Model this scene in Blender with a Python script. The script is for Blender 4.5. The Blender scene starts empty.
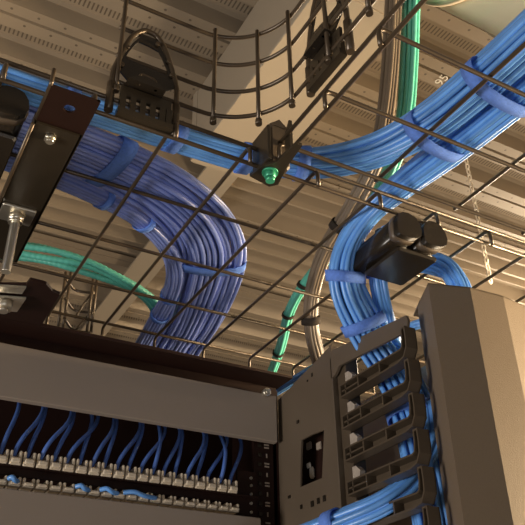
import bpy, math, random
import numpy as np
from mathutils import Vector, Matrix
random.seed(4); rng = np.random.default_rng(4)
C = bpy.context.scene.collection
H = 1.65                      # eye height: all lengths below are metres relative to the eye point, H lifts them onto the floor

# ------------------------------------------------------------------ camera
YAW, PIT, ROL, F = 0.514667, 0.553124, -0.017632, 755.04
fw = np.array([math.sin(YAW)*math.cos(PIT), math.cos(YAW)*math.cos(PIT), math.sin(PIT)])
rt = np.array([math.cos(YAW), -math.sin(YAW), 0.0]); up = np.cross(rt, fw)
R_ = rt*math.cos(ROL)+up*math.sin(ROL); U_ = -rt*math.sin(ROL)+up*math.cos(ROL)
CM = np.array([R_, U_, fw])
cam = bpy.data.objects.new('camera', bpy.data.cameras.new('camera')); C.objects.link(cam)
cam.data.sensor_width = 36; cam.data.lens = 36*F/525; cam.data.clip_start = .01
m = Matrix([[R_[i], U_[i], -fw[i], 0] for i in range(3)]+[[0, 0, 0, 1]]); m[2][3] = H
cam.matrix_world = m
bpy.context.scene.camera = cam

def ray(x, y): return CM.T @ np.array([(x-262.5)/F, -(y-262.5)/F, 1.0])
def atz(x, y, z): d = ray(x, y); return d*z/d[2]      # pixel -> point on a horizontal plane
def aty(x, y, Y): d = ray(x, y); return d*Y/d[1]
def atx(x, y, X): d = ray(x, y); return d*X/d[0]

# ------------------------------------------------------------------ materials
def mat(name, col, rough=.5, metal=0, spec=.5, noise=0, nscale=40, bump=0, bscale=200, var=0, coat=0):
    mt = bpy.data.materials.new(name); mt.use_nodes = True
    nt = mt.node_tree; b = nt.nodes['Principled BSDF']
    b.inputs['Base Color'].default_value = (*col, 1); b.inputs['Roughness'].default_value = rough
    b.inputs['Metallic'].default_value = metal; b.inputs['Specular IOR Level'].default_value = spec
    b.inputs['Coat Weight'].default_value = coat
    tc = nt.nodes.new('ShaderNodeTexCoord')
    if noise or var:
        n = nt.nodes.new('ShaderNodeTexNoise'); n.inputs['Scale'].default_value = nscale; n.inputs['Detail'].default_value = 4
        nt.links.new(tc.outputs['Object'], n.inputs['Vector'])
        mr = nt.nodes.new('ShaderNodeMapRange'); mr.inputs['To Min'].default_value = 1-noise; mr.inputs['To Max'].default_value = 1+noise
        nt.links.new(n.outputs['Fac'], mr.inputs['Value'])
        last = mr.outputs['Result']
        if var:
            oi = nt.nodes.new('ShaderNodeObjectInfo'); m2 = nt.nodes.new('ShaderNodeMapRange')
            m2.inputs['To Min'].default_value = 1-var; m2.inputs['To Max'].default_value = 1+var
            nt.links.new(oi.outputs['Random'], m2.inputs['Value'])
            mu = nt.nodes.new('ShaderNodeMath'); mu.operation = 'MULTIPLY'
            nt.links.new(last, mu.inputs[0]); nt.links.new(m2.outputs['Result'], mu.inputs[1]); last = mu.outputs[0]
        vm = nt.nodes.new('ShaderNodeVectorMath'); vm.operation = 'SCALE'; vm.inputs[0].default_value = col
        nt.links.new(last, vm.inputs['Scale']); nt.links.new(vm.outputs['Vector'], b.inputs['Base Color'])
    if bump:
        n2 = nt.nodes.new('ShaderNodeTexNoise'); n2.inputs['Scale'].default_value = bscale
        nt.links.new(tc.outputs['Object'], n2.inputs['Vector'])
        bp = nt.nodes.new('ShaderNodeBump'); bp.inputs['Strength'].default_value = bump; bp.inputs['Distance'].default_value = .002
        nt.links.new(n2.outputs['Fac'], bp.inputs['Height']); nt.links.new(bp.outputs['Normal'], b.inputs['Normal'])
    return mt

M = dict(
    blue=mat('blue cable jacket', (.12, .34, .80), .34, spec=.7, noise=.15, nscale=60, var=.22),
    violet=mat('violet blue cable jacket', (.20, .275, .66), .34, spec=.7, noise=.15, nscale=60, var=.22),
    shaded=mat('navy blue patch cable jacket', (.065, .14, .42), .4, noise=.15, nscale=60, var=.2),  # blue jacket darkened, the shade of the recess is put into the colour
    strap=mat('blue hook and loop strap', (.13, .26, .76), .9, spec=.15, noise=.25, nscale=300, bump=.5, bscale=900),
    teal=mat('teal cable jacket', (.13, .56, .44), .42, noise=.15, nscale=50, var=.15),
    grey=mat('grey brown cable jacket', (.19, .148, .105), .42, noise=.15, nscale=50, var=.2),
    black_strap=mat('dark hook and loop strap', (.035, .028, .022), .9, spec=.2, noise=.2, nscale=300),
    wire=mat('bronze black coated wire', (.080, .058, .037), .32, metal=.4, noise=.2, nscale=30),
    black=mat('black powder coat', (.024, .018, .011), .36, spec=.5, noise=.12, nscale=40, bump=.08, bscale=700),
    gloss=mat('black moulded plastic', (.018, .014, .010), .26, spec=.5, noise=.1),
    finger=mat('brown black moulded plastic', (.07, .052, .035), .33, spec=.5, noise=.12, nscale=50, bump=.06, bscale=500),
    frame=mat('dark brown powder coat', (.016, .006, .004), .5, spec=.25, noise=.12),
    plate=mat('taupe powder coat', (.29, .24, .195), .5, spec=.4, noise=.05, nscale=8, bump=.1, bscale=900),
    side=mat('bronze painted steel', (.10, .076, .053), .4, spec=.5, noise=.12, nscale=10, bump=.05, bscale=700),
    door=mat('textured bronze paint', (.165, .122, .080), .55, spec=.35, noise=.08, nscale=500, bump=.18, bscale=900),
    zinc=mat('zinc plated steel', (.58, .54, .45), .3, metal=.85, noise=.2, nscale=60),
    green=mat('green bolt', (.05, .34, .20), .35, metal=.3, noise=.1),
    jack=mat('ivory jack plastic', (.62, .53, .40), .5, noise=.15, nscale=150),
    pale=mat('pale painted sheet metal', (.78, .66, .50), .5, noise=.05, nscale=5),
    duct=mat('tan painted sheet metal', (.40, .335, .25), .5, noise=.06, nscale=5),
    chain=mat('pale chain steel', (.85, .78, .66), .4, metal=.1),
    clear=mat('cloudy plastic clip', (.36, .31, .26), .2, spec=.7, noise=.3, nscale=120),
    white=mat('white paint', (.85, .80, .70), .7, noise=.1),
    floor=mat('pale vinyl floor', (.27, .22, .165), .5, noise=.05, nscale=3),
)

ZC = 1.77; PER = .115*ZC
def deck_material():
    mt = mat('tan painted acoustic deck', (.30, .24, .17), .5, noise=.1, nscale=6)
    nt = mt.node_tree; b = nt.nodes['Principled BSDF']
    def math_(op, a, bb=None, c=None):
        n = nt.nodes.new('ShaderNodeMath'); n.operation = op
        for i, v in enumerate((a, bb, c)):
            if v is None: continue
            if isinstance(v, (int, float)): n.inputs[i].default_value = v
            else: nt.links.new(v, n.inputs[i])
        return n.outputs[0]
    tc = nt.nodes.new('ShaderNodeTexCoord'); s = nt.nodes.new('ShaderNodeSeparateXYZ'); nt.links.new(tc.outputs['Object'], s.inputs[0])
    x, y, z = s.outputs
    def dots(y0, per, px, xo, rad):
        yy = math_('PINGPONG', math_('SUBTRACT', y, y0), per/2)          # distance to the nearest row
        xx = math_('PINGPONG', math_('SUBTRACT', x, xo), px/2)
        d2 = math_('ADD', math_('MULTIPLY', xx, xx), math_('MULTIPLY', yy, yy))
        return math_('LESS_THAN', d2, rad*rad)
    dA = dots(.797*ZC, PER, .078, .145*ZC, .0042); dB = dots(.8235*ZC, PER, .078, .128*ZC, .0042)
    dd = math_('MAXIMUM', dA, dB)
    lo = math_('LESS_THAN', z, ZC+.012)                                   # the big perforations sit on the low pans only
    dd = math_('MULTIPLY', dd, lo)
    hatch = math_('LESS_THAN', math_('PINGPONG', x, .0065), .0024)        # slots on the recessed pans
    hy = math_('LESS_THAN', math_('PINGPONG', math_('SUBTRACT', y, .870*ZC), PER/2), .015)
    hh = math_('MULTIPLY', math_('MULTIPLY', hatch, hy), math_('GREATER_THAN', z, ZC+.048))
    dd = math_('MAXIMUM', dd, hh)
    mx = nt.nodes.new('ShaderNodeMix'); mx.data_type = 'RGBA'
    src = b.inputs['Base Color'].links[0].from_socket
    nt.links.new(dd, mx.inputs[0]); nt.links.new(src, mx.inputs[6]); mx.inputs[7].default_value = (.13, .10, .07, 1)
    nt.links.new(mx.outputs[2], b.inputs['Base Color'])
    return mt
M['deck'] = deck_material()

# ------------------------------------------------------------------ mesh helpers
ORG = {}
def empty(name, loc, label, cat, group=None):
    o = bpy.data.objects.new(name, None); C.objects.link(o); o.empty_display_size = .05
    o.location = (loc[0], loc[1], loc[2]+H); ORG[o] = np.array(loc, float)
    o['label'] = label; o['category'] = cat
    if group: o['group'] = group
    return o

def frames(P, up0=None):
    P = np.asarray(P, float); T = np.gradient(P, axis=0); T /= np.linalg.norm(T, axis=1)[:, None]
    a = np.array(up0 if up0 is not None else (0, 0, 1.0), float)
    if abs(T[0] @ a) > .95: a = np.array([1.0, 0, 0])
    N = np.cross(T[0], a); N /= np.linalg.norm(N); Ns = [N]
    for i in range(1, len(P)):
        N = Ns[-1] - T[i]*(Ns[-1] @ T[i]); N /= np.linalg.norm(N); Ns.append(N)
    Ns = np.array(Ns); return T, Ns, np.cross(T, Ns)

def spline(P, n):
    P = np.asarray(P, float); Q = np.vstack([2*P[0]-P[1], P, 2*P[-1]-P[-2]])
    out = []; k = len(P)-1
    for t in np.linspace(0, k, n):
        i = min(int(t), k-1); u = t-i
        p0, p1, p2, p3 = Q[i:i+4]
        out.append(.5*((2*p1)+(-p0+p2)*u+(2*p0-5*p1+4*p2-p3)*u*u+(-p0+3*p1-3*p2+p3)*u**3))
    return np.array(out)

def bend(P, r, n=5):
    P = [np.array(p, float) for p in P]; out = [P[0]]
    for a, b, c in zip(P, P[1:], P[2:]):
        da = (a-b); la = np.linalg.norm(da); dc = (c-b); lc = np.linalg.norm(dc)
        rr = min(r, la*.49, lc*.49); A = b+da/la*rr; B = b+dc/lc*rr
        for t in np.linspace(0, 1, n): out.append((1-t)**2*A+2*t*(1-t)*b+t*t*B)
    out.append(P[-1]); return out

class MB:
    def __init__(s): s.v = []; s.f = []; s.sm = []
    def add(s, vs, fs, smooth=False):
        k = len(s.v); s.v += [tuple(map(float, v)) for v in vs]
        s.f += [tuple(i+k for i in f) for f in fs]; s.sm += [smooth]*len(fs); return s
    def tube(s, P, r, n=8, cap=True, prof=None):
        P = np.asarray(P, float); T, N, B = frames(P); vs = []; fs = []
        rr = r if hasattr(r, '__len__') else [r]*len(P)
        for i in range(len(P)):
            for k in range(n):
                a = 2*math.pi*k/n; vs.append(P[i]+rr[i]*(math.cos(a)*N[i]+math.sin(a)*B[i]))
        for i in range(len(P)-1):
            for k in range(n):
                k2 = (k+1) % n; fs.append((i*n+k, i*n+k2, (i+1)*n+k2, (i+1)*n+k))
        s.add(vs, fs, True)
        if cap:
            k = len(s.v)-len(vs); s.f += [tuple(k+j for j in reversed(range(n))), tuple(k+(len(P)-1)*n+j for j in range(n))]; s.sm += [False]*2
        return s
    def box(s, a, b, bev=0):
        a, b = np.minimum(a, b), np.maximum(a, b)
        if bev <= 0:
            vs = [(x, y, z) for z in (a[2], b[2]) for y in (a[1], b[1]) for x in (a[0], b[0])]
            return s.add(vs, [(0, 2, 3, 1), (4, 5, 7, 6), (0, 1, 5, 4), (2, 6, 7, 3), (0, 4, 6, 2), (1, 3, 7, 5)])
        bev = min(bev, *(0.45*(b-a)))
        oct_ = [(a[0]+bev, a[1]), (b[0]-bev, a[1]), (b[0], a[1]+bev), (b[0], b[1]-bev), (b[0]-bev, b[1]), (a[0]+bev, b[1]), (a[0], b[1]-bev), (a[0], a[1]+bev)]
        c = (a+b)/2; ins = []
        for x, y in oct_:
            ins.append((x-math.copysign(bev*.7, x-c[0]), y-math.copysign(bev*.7, y-c[1])))
        rings = [(ins, a[2]), (oct_, a[2]+bev), (oct_, b[2]-bev), (ins, b[2])]
        vs = [(x, y, z) for o, z in rings for x, y in o]; fs = []
        for i in range(3):
            for k in range(8): fs.append((i*8+k, i*8+(k+1) % 8, i*8+8+(k+1) % 8, i*8+8+k))
        fs += [tuple(reversed(range(8))), tuple(range(24, 32))]
        return s.add(vs, fs)
    def prism(s, poly, o, eu, ev, ew, smooth=False):
        """polygon (u,v) in the plane o+u*eu+v*ev, extruded by the vector ew"""
        o, eu, ev, ew = (np.array(q, float) for q in (o, eu, ev, ew)); n = len(poly)
        base = [o+u*eu+v*ev for u, v in poly]; vs = base+[p+ew for p in base]
        s.add(vs, [(k, (k+1) % n, n+(k+1) % n, n+k) for k in range(n)], smooth)
        k = len(s.v)-2*n; s.f += [tuple(k+j for j in reversed(range(n))), tuple(k+n+j for j in range(n))]; s.sm += [False]*2
        return s
    def ringplate(s, outer, inner, o, eu, ev, ew):
        """plate with one hole: outer and inner polygons have the same number of points"""
        o, eu, ev, ew = (np.array(q, float) for q in (o, eu, ev, ew)); n = len(outer)
        A = [o+u*eu+v*ev for u, v in outer]; B = [o+u*eu+v*ev for u, v in inner]
        vs = A+B+[p+ew for p in A]+[p+ew for p in B]; fs = []
        for k in range(n):
            j = (k+1) % n
            fs += [(k, n+k, n+j, j), (2*n+k, 2*n+j, 3*n+j, 3*n+k), (k, j, 2*n+j, 2*n+k), (n+k, 3*n+k, 3*n+j, n+j)]
        return s.add(vs, fs)
    def cyl(s, a, b, r, n=20, r2=None):
        a = np.array(a, float); b = np.array(b, float)
        return s.tube([a, a+(b-a)*.5, b], [r, (r+(r2 or r))/2, r2 or r], n)
    def build(s, name, m, parent=None, origin=None, kind=None):
        V = np.array(s.v)
        org = ORG[parent] if parent in ORG else (np.array(origin, float) if origin is not None else np.array([*(V.min(0)[:2]+V.max(0)[:2])/2, V[:, 2].min()]))
        me = bpy.data.meshes.new(name); me.from_pydata((V-org).tolist(), [], s.f); me.update()
        me.polygons.foreach_set('use_smooth', s.sm)
        import bmesh
        bm = bmesh.new(); bm.from_mesh(me); bmesh.ops.recalc_face_normals(bm, faces=bm.faces); bm.to_mesh(me); bm.free()
        me.materials.append(M[m]); o = bpy.data.objects.new(name, me); C.objects.link(o)
        if parent is None: o.location = (org[0], org[1], org[2]+H)
        else: o.parent = parent
        ORG[o] = org
        if kind: o['kind'] = kind
        return o
def tag(o, label, cat, group=None):
    o['label'] = label; o['category'] = cat
    if group: o['group'] = group
    return o
def rrect(u0, v0, u1, v1, r, n=4):
    out = []
    for cx, cy, a0 in ((u1-r, v1-r, 0), (u0+r, v1-r, 90), (u0+r, v0+r, 180), (u1-r, v0+r, 270)):
        for k in range(n+1):
            a = math.radians(a0+90*k/n); out.append((cx+r*math.cos(a), cy+r*math.sin(a)))
    return out
EX, EY, EZ = np.eye(3)

# ------------------------------------------------------------------ the setting
def ceiling():
    prof = []                                   # (Y, z) from front to back
    def pan(y0):                                # one deck period: low double pan, then a deep recess
        a = y0
        for dy, dz in ((0, 0), (.0215, 0), (.0222, .020), (.0268, .020), (.0275, 0), (.052, 0), (.0535, .062), (.057, .075),
                       (.067, .075), (.068, .052), (.095, .052), (.096, .075), (.109, .075), (.1135, .062)):
            prof.append(((a+dy)*ZC, ZC+dz))
    k = -3
    y = .786-.115*6
    while y < 1.02: pan(y); y += .115
    y = 1.05                                    # closely ribbed stretch
    while y < 1.53:
        if 1.20 < y < 1.25:
            for dy, dz in ((0, .006), (.002, .06), (.048, .06), (.05, .012)): prof.append(((y+dy)*ZC, ZC+dz))
        else:
            for dy, dz in ((0, -.014), (.0055, -.016), (.0075, .012), (.046, .048), (.0485, .006)): prof.append(((y+dy)*ZC, ZC+dz))
        y += .0505
    y = 1.575-.037
    while y < 3.2: pan(y); y += .1245
    b = MB(); n = len(prof); vs = [(x, p[0], p[1]) for x in (-2.2, 6.0) for p in prof]
    vs += [(x, yy, ZC+.14) for x in (-2.2, 6.0) for yy in (prof[0][0], prof[-1][0])]
    fs = [(i, i+1, n+i+1, n+i) for i in range(n-1)]
    fs += [(2*n, 2*n+2, 2*n+3, 2*n+1)]
    b.add(vs, fs)
    b.build('ceiling', 'deck', origin=(0, 0, 0), kind='structure').location = (0, 0, H)
ceiling()
b = MB(); b.box((-2.2, -2.5, -H-.05), (6.0, 5.8, -H)); b.build('floor', 'floor', kind='structure')

# sheet metal duct along Y, flange beam behind it, round duct along X
t = empty('ceiling_duct', (.83, .6, 1.5), 'long tan rectangular duct running under the ribbed ceiling above the curved wire fence', 'duct')
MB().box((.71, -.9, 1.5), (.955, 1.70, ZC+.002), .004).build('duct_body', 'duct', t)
for yy in (.2, .95, 1.66): MB().box((.705, yy, 1.495), (.96, yy+.03, ZC), .002).build('joint_band', 'duct', t)
fl = MB().box((.875, 1.72, 1.715), (1.00, 4.3, 1.725)).box((.932, 1.72, 1.725), (.944, 4.3, ZC+.03)); 
tag(fl.build('ceiling_beam', 'duct'), 'narrow tan flanged beam crossing the ceiling behind the big blue bundle', 'beam')
t = empty('round_duct', (1.4, .44, 1.1), 'pale round duct with seams under the ceiling in the top right corner', 'duct')
Yc, Zc_, Rr = .502, 1.36, .25
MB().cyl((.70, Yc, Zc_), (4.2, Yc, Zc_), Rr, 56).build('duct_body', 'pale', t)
for xx in (.78, .98, 1.2, 1.5, 1.9): MB().cyl((xx, Yc, Zc_), (xx+.012, Yc, Zc_), Rr+.005, 56).build('seam_band', 'duct', t)

for xx in (.85, 1.6, 2.6): MB().box((xx, Yc-.01, Zc_+Rr-.01), (xx+.03, Yc+.01, ZC+.06)).build('hanger', 'duct', t)

# stencilled number on the deck
tx = bpy.data.curves.new('stencil_number', 'FONT'); tx.body = '95'; tx.size = .044; tx.extrude = .0004; tx.align_x = 'CENTER'; tx.align_y = 'CENTER'
o_ = bpy.data.objects.new('stencil_curve', tx); C.objects.link(o_); bpy.context.view_layer.update()
me_ = bpy.data.meshes.new_from_object(o_.evaluated_get(bpy.context.evaluated_depsgraph_get())); bpy.data.objects.remove(o_)
me_.materials.clear(); me_.materials.append(M['white']); o = bpy.data.objects.new('stencil_number', me_); C.objects.link(o)
p = atz(442, 80, ZC-.001); o.location = (p[0], p[1], p[2]+H); o.rotation_euler = (math.pi, 0, math.radians(-90))
tag(o, 'white number 95 stencilled on the ribbed ceiling beside the blue bundle', 'number')

# ------------------------------------------------------------------ wire trays
S = .61; ZT = S; ZL = S*.955; WR = .0027
t = empty('wire_cable_tray', (.5, .9, ZL), 'long dark wire grid cable tray running left to right above the rack', 'cable tray', None)
for y in (1.033, 1.28, 1.495, 1.705, 1.91):
    MB().tube([(-.35, y*S, ZT), (.3, y*S, ZT), (1.25, y*S, ZT)], WR).build('long_wire', 'wire', t)
for y in (1.031, 1.912):
    MB().tube([(-.35, y*S, ZL), (.3, y*S, ZL), (1.25, y*S, ZL)], WR).build('edge_rail', 'wire', t)
for k in range(-2, 12):
    x = (.076+.1594*k)*S; y0, y1 = 1.031*S-.0054, 1.912*S+.0054; zz = ZT-.0054
    MB().tube(bend([(x, y0, ZL-.004), (x, y0, zz), (x, y1, zz), (x, y1, ZL-.004)], .010), WR).build('cross_wire', 'wire', t)
t = empty('wire_cable_tray', (.6, .3, ZL), 'dark wire grid cable tray branching towards the viewer at upper right', 'cable tray', None)
for x in (.607, .852, 1.073, 1.285, 1.49):
    MB().tube([(x*S, -.25, ZT), (x*S, .3, ZT), (x*S, 1.006*S, ZT)], WR).build('long_wire', 'wire', t)
for x in (.609, 1.488):
    MB().tube([(x*S, -.25, ZL), (x*S, .3, ZL), (x*S, 1.006*S, ZL)], WR).build('edge_rail', 'wire', t)
for k in range(0, 8):
    y = (.986-.165*k)*S; x0, x1 = .609*S-.0054, 1.488*S+.0054; zz = ZT-.0054
    MB().tube(bend([(x0, y, ZL-.004), (x0, y, zz), (x1, y, zz), (x1, y, ZL-.004)], .010), WR).build('cross_wire', 'wire', t)

# curved snap-on side fence in the corner
YF = 1.035*S; XF = .362
def fence_path(off=0):
    P = [(.163, YF-off, 0), (.22, YF-off, 0), (.272, YF-off, 0)]
    for a in np.linspace(90, 0, 9)[1:-1]:
        P.append((.272+(.09-off)*math.cos(math.radians(a)), YF-.09+(.09-off)*math.sin(math.radians(a)), 0))
    P += [(XF-off, YF-.09, 0), (XF-off, .47, 0), (XF-off, .36, 0), (XF-off, .22, 0)]
    return np.array(P, float)
t = empty('wire_side_fence', (.30, .58, .62), 'curved wire side fence standing on the inner corner of the two trays', 'fence', None)
for z in (.640, .682, .729, .780):
    P = spline(fence_path()+(0, 0, z), 60); MB().tube(P, .0027).build('fence_wire', 'wire', t)
for x, y in ((.166, YF), (.288, YF-.004), (.3405, .602), (.361, .553), (.362, .475), (.362, .40), (.362, .32)):
    c = np.array([.272, YF-.09]); d = np.array([x, y])-c if x > .272 else np.array([0, 1.0])
    if y < YF-.09: d = np.array([1.0, 0])
    d = d/np.linalg.norm(d)*(-.0052)
    MB().tube([(x+d[0], y+d[1], .620), (x+d[0], y+d[1], .70), (x+d[0], y+d[1], .783)], .0028).cyl((x+d[0], y+d[1], .6195), (x+d[0], y+d[1], .627), .0042, 10).build('upright', 'wire', t)

# second fence, far side at lower left
t = empty('wire_side_fence', (.26, 1.10, .58), 'small curved wire side fence seen through the tray under the teal cables', 'fence', None)
p1 = aty(66, 296, 1.24); p2 = aty(94, 300, 1.24)
def pw(pts, Y=1.24, bow=0): return spline([aty(x, y, Y)+np.array([0, bow*math.sin(math.pi*i/(len(pts)-1)), 0]) for i, (x, y) in enumerate(pts)], 16)
for pts in ([(66, 279), (80, 283), (94, 293)], [(65, 298), (79, 303), (93, 313)], [(64, 318), (78, 323), (91, 333)]):
    MB().tube(pw(pts, bow=.03), .0026).build('fence_wire', 'wire', t)
for pts in ([(94, 290), (84, 304), (75, 318)], [(92, 312), (84, 320), (76, 330)]):
    MB().tube(pw(pts, 1.25), .0022).build('brace_wire', 'wire', t)
for x in (66, 71, 94, 98):
    q = aty(x, 272, 1.243); MB().tube([(q[0], q[1], q[2]), (q[0], q[1], q[2]-.05), (q[0], q[1], q[2]-.13)], .0028).build('upright', 'wire', t)

# hoop clips that hold the fence
def clip(o, eu, en, label):
    """o: middle of the clip at tray height, eu along the edge, en away from the tray"""
    o = np.array(o, float); eu = np.array(eu, float); en = np.array(en, float)
    t = empty('fence_clip', o+(0, 0, -.01), label, 'clip', 'hoop clips of the wire fence')
    w = .040
    pts = [(-w, .000), (-w, .045), (-w+.003, .066), (-.024, .115), (-.010, .136), (.0, .139), (.012, .134), (.024, .112), (w-.002, .068), (w, .045), (w, -.006)]
    P = spline([o+eu*u+EZ*v+en*.002 for u, v in pts], 60)
    MB().tube(P, .0034, 12).build('hoop', 'wire', t)
    for sgn, z0 in ((-1, -.008), (1, -.014)):
        MB().cyl(o+eu*w*sgn+en*.002+EZ*z0, o+eu*w*sgn+en*.002+EZ*.034, .0050, 14).build('sleeve', 'wire', t)
    outer = [(-.036, .067), (-.032, .078), (-.021, .108), (-.010, .128), (0, .131), (.011, .127), (.021, .108), (.032, .078), (.036, .067), (.036, .060), (.012, .040), (.012, .030), (-.014, .030), (-.014, .040), (-.020, .044), (-.036, .060)]
    inner = [(-.0265, .083), (-.0255, .088), (-.0185, .106), (-.013, .115), (0, .114), (.013, .111), (.0175, .104), (.0245, .088), (.0265, .080), (.0245, .077), (.012, .0765), (.006, .077), (-.004, .078), (-.012, .079), (-.020, .0795), (-.0245, .080)]
    MB().ringplate(outer, inner, o+en*.001, eu, EZ, en*.002).build('plate', 'gloss', t)
    for u, v in ((-.031, .066), (.031, .078), (-.027, .097), (.026, .099), (.010, .121)): MB().cyl(o+eu*u+EZ*v+en*.003, o+eu*u+EZ*v+en*.006, .0028, 10).build('rivet', 'wire', t)
    MB().prism([(-.026, .034), (.020, .034), (.012, .041), (-.004, .046), (-.016, .042)], o+en*.003, eu, EZ, en*.016).build('latch', 'gloss', t)
    br = MB().box(o+eu*-.030+en*.004+EZ*.016, o+eu*.032+en*.008+EZ*.031)
    for u in (-.030, -.018, -.006, .006, .018, .026): br.box(o+eu*u+en*.003+EZ*-.012, o+eu*(u+.007)+en*.009+EZ*.018)
    br.box(o+eu*-.032+en*.002+EZ*-.014, o+eu*.034+en*.012+EZ*-.006)
    br.build('bracket', 'black', t)
    MB().tube(bend([o+eu*-.010+en*.014+EZ*.034, o+eu*-.012+en*.014+EZ*.052, o+eu*.009+en*.014+EZ*.050, o+eu*.009+en*.014+EZ*.034], .006), .0017).build('spring', 'wire', t)
clip((.201, YF-.001, .598), EX, -EY, 'dark hoop clip on the tray edge left of the curved fence')
clip((XF+.008, .490, .632), -EY, -EX, 'dark hoop clip on the branching tray right of the curved fence')

# corner bracket with the green bolt
t = empty('corner_bracket', (.362, .622, .572), 'dark corner bracket with green bolt below the curved fence', 'bracket')
MB().prism([(.345, .638), (.350, .612), (.360, .600), (.364, .560), (.372, .560), (.376, .602), (.384, .636), (.376, .645)], (0, 0, .571), EX, EY, EZ*.004).build('base_plate', 'black', t)
MB().box((.357, .606, .575), (.385, .636, .637), .003).build('upright_block', 'side', t)
MB().prism([(0, 0), (.028, 0), (.014, .012)], (.357, .607, .637), EX, EZ, EY*.028).build('cap', 'side', t)
MB().box((.350, .600, .575), (.3545, .640, .628), .001).build('side_tab', 'black', t)
p = atz(270, 172, .571); g = MB().cyl((p[0], p[1], .562), (p[0], p[1], .571), .0072, 6).cyl((p[0], p[1], .569), (p[0], p[1], .571), .010, 24).cyl((p[0], p[1], .557), (p[0], p[1], .562), .0055, 18)
g.build('bolt', 'green', t)['label'] = 'green hex bolt'
MB().prism([(-.006, 0), (.006, 0), (.006, .03), (-.004, .045), (-.006, .045)], (.371, .590, .585), EY, EZ, EX*.004).build('rib', 'black', t)

# ------------------------------------------------------------------ support channels on threaded rods
def channel(x0, x1, y0, y1, label, rod, hole):
    z = .566
    t = empty('support_channel', ((x0+x1)/2, .82, z), label, 'support channel', None)
    w = x1-x0
    sp = MB().box((x0, y0+.058, z), (x1, y1, z+.003)).box((x0-.001, y0+.058, z), (x0+.002, y1, z+.014)).box((x1-.002, y0+.058, z), (x1+.001, y1, z+.014))
    sp.build('channel_body', 'black', t)
    c = ((x0+x1)/2+.002, y0+.025)
    outer = []; inner = []
    for k in range(24):
        a = 2*math.pi*k/24; ca, sa = math.cos(a), math.sin(a); q = max(abs(ca), abs(sa))
        outer.append((c[0]+ca/q*w/2, c[1]+sa/q*(.025 if sa < 0 else .060))); inner.append((c[0]+.0062*ca, c[1]+.0062*sa))
    MB().ringplate(outer, inner, (0, 0, z+.004), EX, EY, EZ*.003).build('end_plate', 'frame', t)
    MB().tube(bend([(x0+.001, y0+.06, z+.006), (x0+.001, y0-.002, z+.006), (x0+.001, y0-.004, z+.024)], .004), .0022).build('edge_lip', 'wire', t)
    MB().tube([(x0-.001, y0+.06, z-.001), (x0-.001, y0+.2, z-.001), (x0-.001, y1, z-.001)], .0022).build('edge_lip', 'wire', t)
    MB().tube([(x1, y0+.06, z+.006), (x1, y0+.03, z+.006), (x1, y0, z+.006)], .0018).build('edge_lip', 'wire', t)
    MB().cyl((x0+w*.42, y0+.075, z-.004), (x0+w*.42, y0+.075, z), .0068, 6).cyl((x0+w*.42, y0+.075, z-.007), (x0+w*.42, y0+.075, z-.004), .0045, 16).build('bolt', 'zinc', t)
    if rod:
        rx, ry = rod; zb = .478
        P = [(rx, ry, z+.003)]; r = []
        th = MB(); zz = np.linspace(z-.001, zb, 60); th.tube([(rx, ry, q) for q in zz], [.0055+.0006*(i % 2) for i in range(60)], 16)
        th.build('threaded_rod', 'zinc', t)
        MB().box((rx-.021, ry-.018, z-.004), (rx+.021, ry+.018, z), .001).build('square_washer', 'zinc', t)
        MB().cyl((rx, ry, z-.013), (rx, ry, z-.004), .0105, 6).cyl((rx, ry, z-.016), (rx, ry, z-.013), .009, 18).build('hex_nut', 'zinc', t)
    return t
p = atz(17, 213, .566)
channel(.090, .1425, .600, .96, 'black channel with round end hole under the tray at upper left', (p[0], p[1]), True)
channel(.018, .066, .705, .99, 'second black channel cut off by the left edge of the view', None, True)
t = empty('rack_foot_bracket', (p[0], p[1]+.08, .455), 'black bracket on the rack top carrying the threaded rod at far left', 'bracket')
def zpoly(pts, z): return [tuple(atz(x, y, z)[:2]) for x, y in pts]
MB().prism(zpoly([(-45, 285), (26, 285), (30, 280), (46, 284), (52, 291), (60, 295), (41, 326), (-45, 308)], .472), (0, 0, .472), EX, EY, EZ*.004).build('bracket_plate', 'frame', t)
q = atz(6, 281, .481)
MB().prism(zpoly([(-40, 284), (26, 288), (22, 294), (-40, 290)], .468), (0, 0, .468), EX, EY, EZ*.003).build('upper_washer', 'zinc', t)
MB().prism(zpoly([(-40, 294), (26, 299), (17, 312), (-40, 308)], .464), (0, 0, .464), EX, EY, EZ*.003).build('lower_washer', 'zinc', t)
q = atz(4, 304, .46)
MB().cyl((q[0], q[1], .453), (q[0], q[1], .464), .0115, 6).cyl((q[0], q[1], .449), (q[0], q[1], .453), .0065, 16).build('lower_nut', 'zinc', t)

# ------------------------------------------------------------------ black waterfall drop-outs
def dropout(o, L, label, rot=0):
    t = empty('waterfall_dropout', (0, 0, 0), label, 'cable dropout', 'black cable dropouts')
    ORG[t] = np.zeros(3)
    w, h = .041, .037
    for k, x0 in enumerate((-.0425, .0015)):
        prof = [(x0+w*u, h*v) for u, v in ((0, -.45), (.02, .1), (.12, .36), (.3, .5), (.55, .53), (.8, .44), (.95, .2), (1, -.1), (.93, -.34), (.75, -.5), (.4, -.56), (.1, -.54))]
        MB().prism(prof, (0, 0, 0), EX, EZ, EY*L, True).build('spout', 'gloss', t)
        inner = [((u-x0-w*.5)*1.06+x0+w*.5, v*1.06) for u, v in prof]
        MB().prism(inner, (0, .008, 0), EX, EZ, EY*.010, True).build('highlight_band', 'side', t)  # lighter band painted in for the light catching the curved spout
    MB().box((-.028, L*.2, -.027), (.040, L*.95, -.020), .003).build('base', 'gloss', t)
    MB().box((-.03, L*.5, .014), (.0, L*.62, .028), .003).build('hook', 'gloss', t)
    t.location = (o[0], o[1], o[2]+H); t.rotation_euler = (0, 0, rot)
    return t
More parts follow.
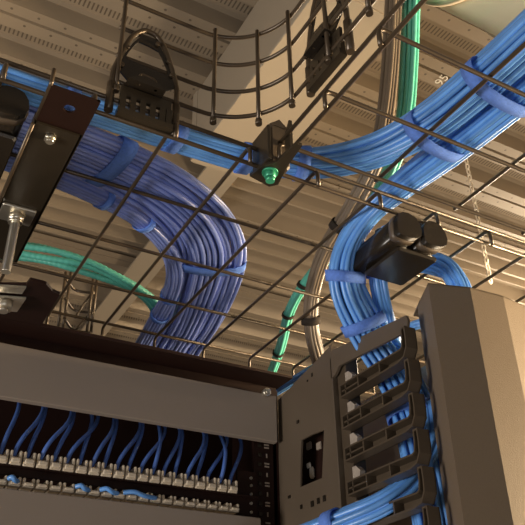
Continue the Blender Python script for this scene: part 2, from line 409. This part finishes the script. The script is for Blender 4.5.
dropout((.596, .620, .562), .105, 'black curved dropout below the tray beside the blue drop at right')
p = atz(10, 100, .60)
dropout((p[0]-.022, p[1]-.012, .590), .15, 'black curved dropout at the far left edge beside the channel')

# ------------------------------------------------------------------ rack with panels
t = empty('equipment_rack', (.335, 1.05, -H), 'dark equipment rack with blank panel and patch panels at lower left', 'rack')
MB().box((-.10, .950, .472), (.588, 1.0, .476)).box((-.10, .997, .455), (.585, 1.0, .472)).box((-.10, .997, .476), (.588, 1.0, .50)).build('top_rail', 'frame', t)
MB().box((-.10, 1.02, .462), (.585, 1.34, .466)).build('top_screen', 'frame', t)  # closed top added so light from above stays out of the recess
MB().box((.5885, 1.003, .0), (.5905, 1.34, .47)).build('side_screen', 'frame', t)  # added screen, blocks light from the right to keep the recess dark
MB().box((.0, 1.16, .0), (.75, 1.164, .462)).build('back_panel', 'frame', t)  # dark sheet added to close the shaded recess from behind
for x0, x1 in ((.075, .098), (.547, .586)):
    MB().box((x0, 1.006, -H), (x1, 1.012, .455)).box((x0 if x0 < .3 else x1-.004, 1.006, -H), (x0+.004 if x0 < .3 else x1, 1.05, .455)).build('post', 'frame', t)
hb = MB(); mk = MB()
for k in range(16):
    z = .372-.0148*k; hb.box((.5545, 1.0045, z), (.5605, 1.0062, z+.006))
    if k % 2 == 0: 
        mk.box((.566, 1.005, z), (.574, 1.0062, z+.0022)).box((.566, 1.005, z+.0045), (.574, 1.0062, z+.0067))
    else: mk.box((.569, 1.005, z), (.571, 1.0062, z+.0065))
hb.build('post_hole', 'gloss', t); mk.build('unit_mark', 'plate', t)
b = MB().box((.085, .986, .378), (.579, .990, .4535), .001).box((.085, .990, .378), (.579, .998, .381)).box((.085, .990, .4505), (.579, .998, .4535))
o = b.build('blank_panel', 'plate'); tag(o, 'wide taupe blank panel below the rack top rail', 'panel')
b = MB().box((.085, .984, .15), (.5465, .988, .260), .001).box((.085, .988, .257), (.5465, 1.0, .260))
o = b.build('blank_panel', 'plate'); tag(o, 'taupe blank panel at the bottom edge below both rows of jacks', 'panel')
p = aty(267, 392, .98); b = MB().cyl((p[0], .978, p[2]), (p[0], .986, p[2]), .0065, 18).cyl((p[0], .975, p[2]), (p[0], .978, p[2]), .004, 14)
tag(b.build('panel_screw', 'zinc'), 'round screw at the right end of the upper blank panel', 'screw')

pt = empty('patch_panel', (.31, 1.0, .262), 'patch panel with two rows of ivory jacks at lower left', 'patch panel')
MB().box((.092, 1.0, .281), (.545, 1.004, .2925)).box((.092, .992, .2905), (.5475, 1.02, .2925)).build('panel_face', 'frame', pt)
MB().box((.515, .999, .262), (.5475, 1.0035, .330)).build('mounting_ear', 'frame', pt)
for z in (.270, .283, .296, .309, .32): MB().cyl((.538, .9965, z), (.538, .9993, z), .0022, 10).build('ear_screw', 'zinc', pt)
def jack(x, z0, h, y0=.985):
    j = MB(); w = .0076
    j.box((x-w, y0+.004, z0), (x+w, y0+.028, z0+h*.55), .0012)
    j.box((x-w, y0+.004, z0+h*.5), (x-w+.0035, y0+.028, z0+h), .001).box((x+w-.0035, y0+.004, z0+h*.5), (x+w, y0+.028, z0+h), .001)
    j.box((x-w*.8, y0, z0+h*.12), (x+w*.8, y0+.006, z0+h*.45), .0012)
    return j
JX = [.1035+.0174*k for k in range(24)]
for x in JX: jack(x, .2925, .0185).build('jack', 'jack', pt)
for x in JX: jack(x+.004, .2665, .012, .988).build('jack', 'jack', pt)
def cable_mesh(P, r, n=6, ns=30, cap=True): return MB().tube(spline(P, ns), r, n, cap)
ORD = ['rightmost', 'second', 'third', 'fourth', 'fifth', 'sixth', 'seventh', 'eighth', 'ninth', 'tenth', 'eleventh', 'twelfth', 'thirteenth', 'fourteenth', 'fifteenth', 'sixteenth', 'seventeenth', 'eighteenth', 'nineteenth', 'twentieth']
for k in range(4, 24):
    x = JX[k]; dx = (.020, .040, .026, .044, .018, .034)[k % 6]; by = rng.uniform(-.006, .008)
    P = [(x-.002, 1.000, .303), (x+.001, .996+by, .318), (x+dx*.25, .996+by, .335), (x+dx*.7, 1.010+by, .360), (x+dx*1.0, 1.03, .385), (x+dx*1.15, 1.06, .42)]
    o = cable_mesh(P, .0030, 8).build('patch_cable', 'shaded'); i = 23-k
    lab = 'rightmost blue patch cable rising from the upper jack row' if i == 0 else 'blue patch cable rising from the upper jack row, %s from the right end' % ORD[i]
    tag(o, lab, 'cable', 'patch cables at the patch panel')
for x0, x1, lb in ((.185, .197, 'shortest bit of blue cable on the lower jack row, nearest the left edge'), (.272, .290, 'second bit of blue cable from the left on the lower jack row'), (.305, .33, 'third bit of blue cable from the left on the lower jack row'), (.337, .385, 'longest bit of blue cable on the lower jack row')):
    o = cable_mesh([(x0, .988, .2735), (x0+.3*(x1-x0), .983, .2745), (x0+.6*(x1-x0), .984, .2715), (x1, .99, .2715)], .0032, 8).build('patch_cable', 'blue')
    tag(o, lb, 'cable', 'cable bits on the lower jacks')

# ------------------------------------------------------------------ vertical cable manager
XM = .59
t = empty('cable_manager', (.66, .80, -H), 'vertical cable manager with fingers, side panel and bronze door at right', 'cable manager')
def P_(px, py): q = atx(px, py, XM); return (q[1], q[2])
outer = [P_(332, 344), P_(342.5, 505), P_(348, 560), P_(279, 560), P_(279, 525), P_(278.5, 430), P_(278, 400), P_(296, 382)]
hole = [P_(324, 430), P_(323, 455), P_(322, 478), P_(300.5, 487), P_(300.5, 470), P_(301, 450), P_(301.5, 440), P_(312, 434.5)]
MB().ringplate(outer, hole, (XM, 0, 0), EY, EZ, EX*.003).build('side_panel', 'side', t)
cr = MB(); tri = [P_(332, 346), P_(334.5, 412), P_(294, 384)]; cr.prism(tri, (XM-.0015, 0, 0), EY, EZ, EX*.0015); cr.build('gusset', 'side', t)
for px, py, w, h in ((313, 375, .004, .006), (336, 384, .0035, .009), (308.5, 381, .0035, .003), (298.5, 422, .005, .005), (302, 507, .004, .006), (313, 504, .006, .008), (319, 501, .005, .008), (325, 498.5, .005, .008), (290, 497, .006, .004)):
    y, z = P_(px, py); MB().box((XM-.0022, y-w/2, z-h/2), (XM-.0012, y+w/2, z+h/2)).build('punched_hole', 'gloss', t)
# latch seen through the window
MB().box((.622, .85, .26), (.625, .99, .42)).build('dark_backing', 'frame', t)  # dark sheet added behind the window, stands in for the shaded inside
q = atx(312, 472, .618); MB().box((.614, q[1]-.004, q[2]-.010), (.622, q[1]+.004, q[2]+.008), .003).box((.612, q[1]-.003, q[2]+.006), (.616, q[1]+.007, q[2]+.014), .002).build('latch', 'white', t)
for px in (308, 318): q = atx(px, 446, .618); MB().box((.618, q[1]-.006, q[2]-.005), (.622, q[1]+.006, q[2]+.006), .001).build('latch_plate', 'plate', t)
y0, _ = P_(338, 430)
MB().box((XM-.002, .806, -.2), (XM+.02, .828, .468), .001).build('finger_post', 'finger', t)
MB().box((XM-.010, .829, -.2), (XM+.003, .8325, .478), .0008).build('flange', 'side', t)
MB().prism([P_(335, 366), P_(337, 352), P_(412, 317), P_(414, 322), P_(413, 333), P_(345, 367), P_(341, 376), P_(337, 380)], (XM-.010, 0, 0), EY, EZ, EX*.004).build('top_bar', 'side', t)
MB().box((.718, .70, -.4), (.721, 1.10, .455)).build('back_panel', 'plate', t)
def finger(z, y0=.806, y1=.656):
    f = MB(); X0, X1 = XM-.015, XM+.003
    zc = z+.0095
    cl = [(y0, zc), ((y0+y1)/2, zc), (y1+.022, zc), (y1+.012, zc+.0015), (y1+.0065, zc+.008), (y1+.005, zc+.020), (y1+.0052, zc+.035)]
    hw = [.0095, .0092, .0085, .0075, .0055, .0046, .0042]
    cl = np.array(cl); tg = np.gradient(cl, axis=0); tg /= np.linalg.norm(tg, axis=1)[:, None]; nm = np.stack([-tg[:, 1], tg[:, 0]], 1)
    hw = np.array(hw)[:, None]; ow = .0022
    A1, B1 = cl+nm*hw, cl-nm*hw; A2, B2 = cl+nm*(hw-ow), cl-nm*(hw-ow)
    A2[0, 0] -= ow; B2[0, 0] -= ow; A2[-1, 1] -= ow; B2[-1, 1] -= ow
    outer = [*map(tuple, A1), *map(tuple, B1[::-1])]; inner = [*map(tuple, A2), *map(tuple, B2[::-1])]
    f.ringplate(outer, inner, (X0, 0, 0), EY, EZ, EX*(X1-X0))
    f.prism(outer, (X1-.002, 0, 0), EY, EZ, EX*.002)
    for yy in (y0-.042, y0-.090): f.box((X0+.001, yy-.0012, z+.001), (X1, yy+.0012, z+.018))
    f.box((X0+.002, y0-.042, z+.0085), (X1, y0-.001, z+.0105)); f.box((X0+.002, y0-.012, z+.001), (X1, y0-.010, z+.018))
    return f
for k in range(0, 6): finger(.386-.0445*k).build('finger', 'finger', t)
for k in range(0, 5):
    z = .386-.0445*k
    MB().prism([(0, .020), (.014, .020), (.017, .030), (.008, .038), (0, .038)], (XM-.006, .803, z), -EY, EZ, EX*.008).build('clear_clip', 'clear', t)
# bronze door: faceted profile, extruded down to the floor
ZD = .48
def U(u, v): return (u*ZD, v*ZD)
prof = [U(1.292, 1.41), U(1.237, 1.297), U(1.352, 1.262), U(1.467, 1.257), (.750, .6105), (.80, .635), (.81, .68), (.79, .68), (.70, .622), (.652, .62), (.606, .632), (.632, .68)]
d = MB().prism(prof, (0, 0, -1.55), EX, EY, EZ*(1.55+ZD)); dr = d.build('door', 'door', t)
MB().prism([(u, v) for u, v in prof[:7]]+[(.79, .70), (.632, .70)], (0, 0, ZD), EX, EY, EZ*-.002).build('door_top', 'door', dr)

# ------------------------------------------------------------------ cables
def hexpack(n, ratio):
    pts = []; g = int(math.sqrt(n))+8
    for i in range(-g, g+1):
        for j in range(-g, g+1): pts.append((i+.5*(j % 2), j*.866))
    pts.sort(key=lambda q: (q[0]/ratio)**2+(q[1]*ratio)**2)
    pts = np.array(pts[:n]); pts -= pts.mean(0)
    rad = np.sqrt((pts[:, 0]/ratio)**2+(pts[:, 1]*ratio)**2).max()
    return np.stack([pts[:, 0]/ratio/rad, pts[:, 1]*ratio/rad], 1)
def lin(vals, n): return np.interp(np.linspace(0, 1, n), np.linspace(0, 1, len(vals)), vals)
def bundle(name, label, m, path, a, b, n, r, straps=(), strapm='strap', up0=None, ns=46, twist=0, wob=.045, sides=8, rib=0, sw=.008, fit=.955, cat='cable bundle', group=None):
    P = spline(path, ns); T, N, B = frames(P, up0)
    aa, bb = lin(a, ns), lin(b, ns)
    base = P[len(P)//2]; t = empty(name, (P[0][0], P[0][1], P[:, 2].min()), label, cat, group)
    tt = np.linspace(0, 1, ns)
    for u, v in hexpack(n, math.sqrt(np.mean(aa)/np.mean(bb))):
        ph = rng.uniform(0, 6.28, 4); fr = rng.uniform(2, 5, 2)
        du = u+wob*np.sin(fr[0]*3*tt+ph[0]); dv = v+wob*1.2*np.sin(fr[1]*3*tt+ph[1])
        k = np.maximum(1, np.hypot(du, dv)); du, dv = du/k, dv/k
        if twist: 
            ca, sa = np.cos(twist*tt), np.sin(twist*tt); du, dv = du*ca-dv*sa, du*sa+dv*ca
        Q = P+N*(du*np.maximum(aa-r, 0))[:, None]+B*(dv*np.maximum(bb-r, 0))[:, None]
        mb = MB()
        if rib:
            Q2 = spline(Q, ns*4); mb.tube(Q2, [r*(1+rib*(1 if (i//2) % 2 else 0)) for i in range(len(Q2))], sides)
        else: mb.tube(Q, r, sides)
        mb.build('cable', m, t)
    for s_ in straps:
        i = s_*(ns-1); i0 = int(i); f = i-i0; j = min(i0+1, ns-1)
        c = P[i0]*(1-f)+P[j]*f; tg, nn, bn = T[i0], N[i0], B[i0]
        strap(t, strapm, c, tg, nn, bn, aa[i0]*fit, bb[i0]*.97+.0008, sw)
    return t
def strap(t, m, c, tg, nn, bn, A, Bv, hw=.008, th=.0016, flare=.0, sq=2.1):
    vs = []; fs = []; K = 36
    for k in range(K):
        a = 2*math.pi*k/K; ca, sa = math.cos(a), math.sin(a)
        ru = math.copysign(abs(ca)**(2/sq), ca); rv = math.copysign(abs(sa)**(2/sq), sa)
        sk = .004*math.sin(a+1)
        for rr, ww in ((1, -hw), (1, hw), (0, hw), (0, -hw)):
            g = th*rr; vs.append(c+nn*ru*(A+g)+bn*rv*(Bv+g)+tg*(ww+sk))
    for k in range(K):
        k2 = (k+1) % K
        for q in range(4): fs.append((k*4+q, k*4+(q+1) % 4, k2*4+(q+1) % 4, k2*4+q))
    MB().add(vs, fs, True).build('strap', m, t)
    tail = [c+nn*A*.55-bn*(Bv+.001), c+nn*A*.85-bn*(Bv+.004)]

RC = .0036
# A: from the branching tray, bends left along the near edge of the long tray
A = bundle('blue_cable_bundle', 'upper blue cable bundle bending left from the branching tray along the tray edge', 'blue',
    [(.550, -.10, .648), (.550, .10, .648), (.549, .30, .648), (.547, .43, .647), (.538, .52, .646), (.508, .592, .642), (.452, .645, .638), (.375, .674, .634), (.30, .682, .633), (.16, .682, .632), (.0, .682, .632), (-.25, .682, .632)],
    [.027, .027, .027, .027, .028, .026, .024, .021, .020, .020, .020, .020], [.029, .029, .029, .029, .028, .025, .021, .019, .017, .017, .017, .017], 37, RC, straps=(.57, .655, .755, .84), ns=70)
A_ = np.array([0, 1.0, 0])
for yy, cx in ((.428, .568), (.530, .558)):
    strap(A, 'strap', np.array([cx, yy, .640]), A_, EX, EZ, .054 if yy < .5 else .049, .030, .0085, sq=2.2)
# B: the lower bundle that drops through the long tray to the cable manager
B = bundle('blue_cable_bundle', 'blue cable bundle dropping from the trays into the finger manager', 'blue',
    [(.598, -.10, .641), (.598, .10, .641), (.598, .30, .641), (.596, .43, .641), (.588, .54, .638), (.576, .622, .632), (.563, .676, .618), (.552, .714, .592), (.552, .738, .555), (.566, .752, .520), (.60, .762, .475), (.634, .764, .43), (.648, .748, .36), (.652, .735, .26), (.655, .73, .14)],
    [.028, .028, .028, .028, .026, .022, .018, .021, .032, .038, .040, .040, .036, .034, .034], [.027, .027, .027, .027, .025, .021, .018, .020, .021, .022, .023, .027, .034, .036, .036], 36, RC, straps=(.598, .70, .86), fit=.89, ns=70)
B2 = bundle('blue_cable_bundle', 'smaller blue bundle curving off the black dropout to join the drop', 'blue',
    [atz(400, 236, .60), atz(388, 234, .597), atz(380, 245, .585), atz(377, 268, .562), atz(381, 298, .525), atz(391, 335, .485), atz(402, 372, .445), atz(412, 410, .40), (.665, .735, .30), (.67, .73, .18)],
    [.016, .017, .018, .018, .018, .018, .018, .018, .018, .018], [.014]*10, 18, RC, straps=(.36,), ns=50)
# C: wide bundle on the long tray bending away to the back
Cb = bundle('blue_cable_bundle', 'wide blue cable bundle curving across the long tray towards the back', 'violet',
    [(-.25, .745, .632), (-.05, .748, .632), (.06, .752, .632), (.15, .757, .632), (.265, .778, .632), (.343, .818, .633), (.400, .876, .634), (.436, .946, .635), (.466, 1.045, .634), (.488, 1.145, .632), (.500, 1.26, .618), (.512, 1.36, .55), (.515, 1.40, .42)],
    [.046, .046, .047, .050, .055, .059, .060, .060, .060, .060, .058, .056, .056], [.017]*13, 50, RC, straps=(.29, .57), sw=.0105, ns=70)
C2 = bundle('blue_cable_bundle', 'thin blue bundle hugging the outer left side of the wide bundle', 'violet',
    [(-.2, .818, .628), (.0, .818, .628), (.12, .822, .628), (.20, .835, .628), (.28, .860, .628), (.345, .907, .626), (.388, .97, .626), (.412, 1.05, .626), (.428, 1.16, .625), (.438, 1.28, .60), (.44, 1.38, .5)],
    [.016]*11, [.012]*11, 14, RC, straps=(.33, .42, .70, .77), ns=60, sw=.005)
# H: bundle going over the dropout and down behind the door
Hb = bundle('blue_cable_bundle', 'blue bundle bulging over behind the top of the bronze door', 'blue',
    [atz(400, 262, .60), atz(425, 262, .60), atz(446, 268, .585), atz(458, 282, .56), atz(464, 300, .53), atz(470, 330, .48)],
    [.024]*6, [.017]*6, 26, RC, ns=36)
# G: bundle leaving the lower fingers towards the lower left
G = bundle('blue_cable_bundle', 'blue bundle leaving the lowest fingers towards the bottom edge', 'blue',
    [(.655, .72, .36), (.648, .715, .315), atx(421, 465, .63), atx(405, 488, .605), atx(380, 505, .575), atx(345, 520, .55), atx(300, 538, .52), atx(240, 558, .48)],
    [.016, .017, .018, .019, .020, .020, .020, .020], [.016]*8, 26, RC, straps=(.75,), ns=46)
I_ = bundle('blue_cable_bundle', 'thin blue bundle crossing behind the top corner of the side panel', 'blue',
    [atz(425, 322, .56), atz(385, 335, .57), atz(350, 349, .57), atz(318, 366, .56), atz(285, 386, .54), atz(262, 400, .53)],
    [.009]*6, [.008]*6, 7, RC, ns=30)
# teal and grey
D = bundle('teal_cable_bundle', 'four teal ribbed cables sweeping over the tray at far left', 'teal',
    [atz(-40, 244, .70), atz(20, 250, .69), atz(60, 258, .68), atz(100, 271, .67), atz(130, 285, .66), atz(152, 302, .655), atz(160, 325, .65), atz(150, 350, .645)],
    [.030, .030, .028, .024, .019, .014, .012, .012], [.026, .026, .024, .020, .016, .012, .010, .010], 4, .0054, ns=50, rib=.09, wob=.12, sides=8)
E1 = bundle('teal_cable_bundle', 'teal cable bundle descending from the ceiling past the tray corner', 'teal',
    [atz(413, -30, 1.30), atz(411, 0, 1.15), atz(409, 60, .95), atz(404, 120, .80), atz(390, 170, .74), atz(365, 215, .71), atz(335, 250, .69), atz(308, 279, .675), atz(290, 310, .66), atz(281, 345, .65), atz(270, 375, .645), atz(256, 400, .64)],
    [.022, .020, .018, .016, .014, .013, .012, .0105, .0105, .0105, .0105, .0105], [.016, .015, .014, .013, .012, .010, .010, .010, .010, .010, .010, .010], 9, .0042, straps=(.655, .74, .84), strapm='black_strap', ns=70, sw=.004)
F_ = bundle('grey_cable_bundle', 'brown grey cable bundle descending between the blue drop and teal cables', 'grey',
    [atz(397, -30, 1.28), atz(394, 0, 1.13), atz(391, 60, .93), atz(385, 120, .78), atz(374, 165, .72), atz(350, 210, .69), atz(326, 250, .672), atz(313, 290, .64), atz(311, 325, .60), atz(318, 358, .56), atz(330, 395, .51), atz(338, 430, .46)],
    [.020, .019, .018, .016, .015, .016, .017, .017, .016, .017, .017, .017], [.014]*12, 17, .0040, straps=(.31, .49, .715), strapm='black_strap', ns=70, sw=.007)

# hanging chain
t = empty('hanging_chain', (1.667, 1.471, 1.25), 'pale steel chain hanging from the ceiling at right', 'chain')
for k in range(23):
    z = ZC-.012-.0245*k; a = (k % 2)*math.pi/2
    q = []
    for j in range(15):
        an = 2*math.pi*j/14; u = .0068*math.cos(an); v = .0150*math.sin(an)
        q.append((1.672+u*math.cos(a), 1.471+u*math.sin(a), z+v))
    MB().tube(q, .0028, 6, cap=False).build('link', 'chain', t)
MB().cyl((1.672, 1.471, ZC-.004), (1.672, 1.471, ZC+.078), .004, 10).build('hook', 'chain', t)

# ------------------------------------------------------------------ light
w = bpy.data.worlds.new('room'); bpy.context.scene.world = w; w.use_nodes = True
bg = w.node_tree.nodes['Background']; bg.inputs[0].default_value = (1.0, .80, .60, 1); bg.inputs[1].default_value = .15
def area(name, loc, target, size, power, col):
    l = bpy.data.lights.new(name, 'AREA'); l.shape = 'RECTANGLE'; l.size, l.size_y = size; l.energy = power; l.color = col
    o = bpy.data.objects.new(name, l); C.objects.link(o); o.location = (loc[0], loc[1], loc[2]+H)
    d = Vector(target)-Vector(loc); o.rotation_euler = d.to_track_quat('-Z', 'Y').to_euler(); return o
area('right_key_light', (3.3, .0, .35), (.7, .62, .25), (.4, .8), 74, (1, .74, .44)).data.spread = math.radians(80)  # unseen key light added at the right, grazes the door facets
area('low_right_fill', (2.6, .3, -.7), (.6, .8, .7), (.6, .5), 42, (1, .80, .56))  # unseen low fill added to light undersides from the right
area('left_fill', (-2.1, .45, -.5), (.55, .8, .5), (.9, .6), 50, (1, .92, .84))  # unseen fill added for the faces turned left
area('front_fill', (-.3, -1.3, -.9), (.35, .8, .65), (.5, .3), 6, (.93, .95, 1))  # weak cool fill added low behind the camera
area('ceiling_rake_light', (1.9, -.4, 1.0), (1.1, 2.4, 1.75), (.5, .3), 62, (1, .76, .48)).data.spread = math.radians(76)  # unseen light added to graze the ceiling and bring out its ribs
area('high_right_fill', (3.0, 2.0, 1.5), (1.0, 1.3, .6), (1.2, .3), 42, (1, .80, .56))  # unseen fill added high on the right, outside the frame
vs = bpy.context.scene.view_settings
vs.view_transform = 'Standard'; vs.look = 'None'; vs.gamma = 1; vs.use_curve_mapping = False; vs.exposure = 0
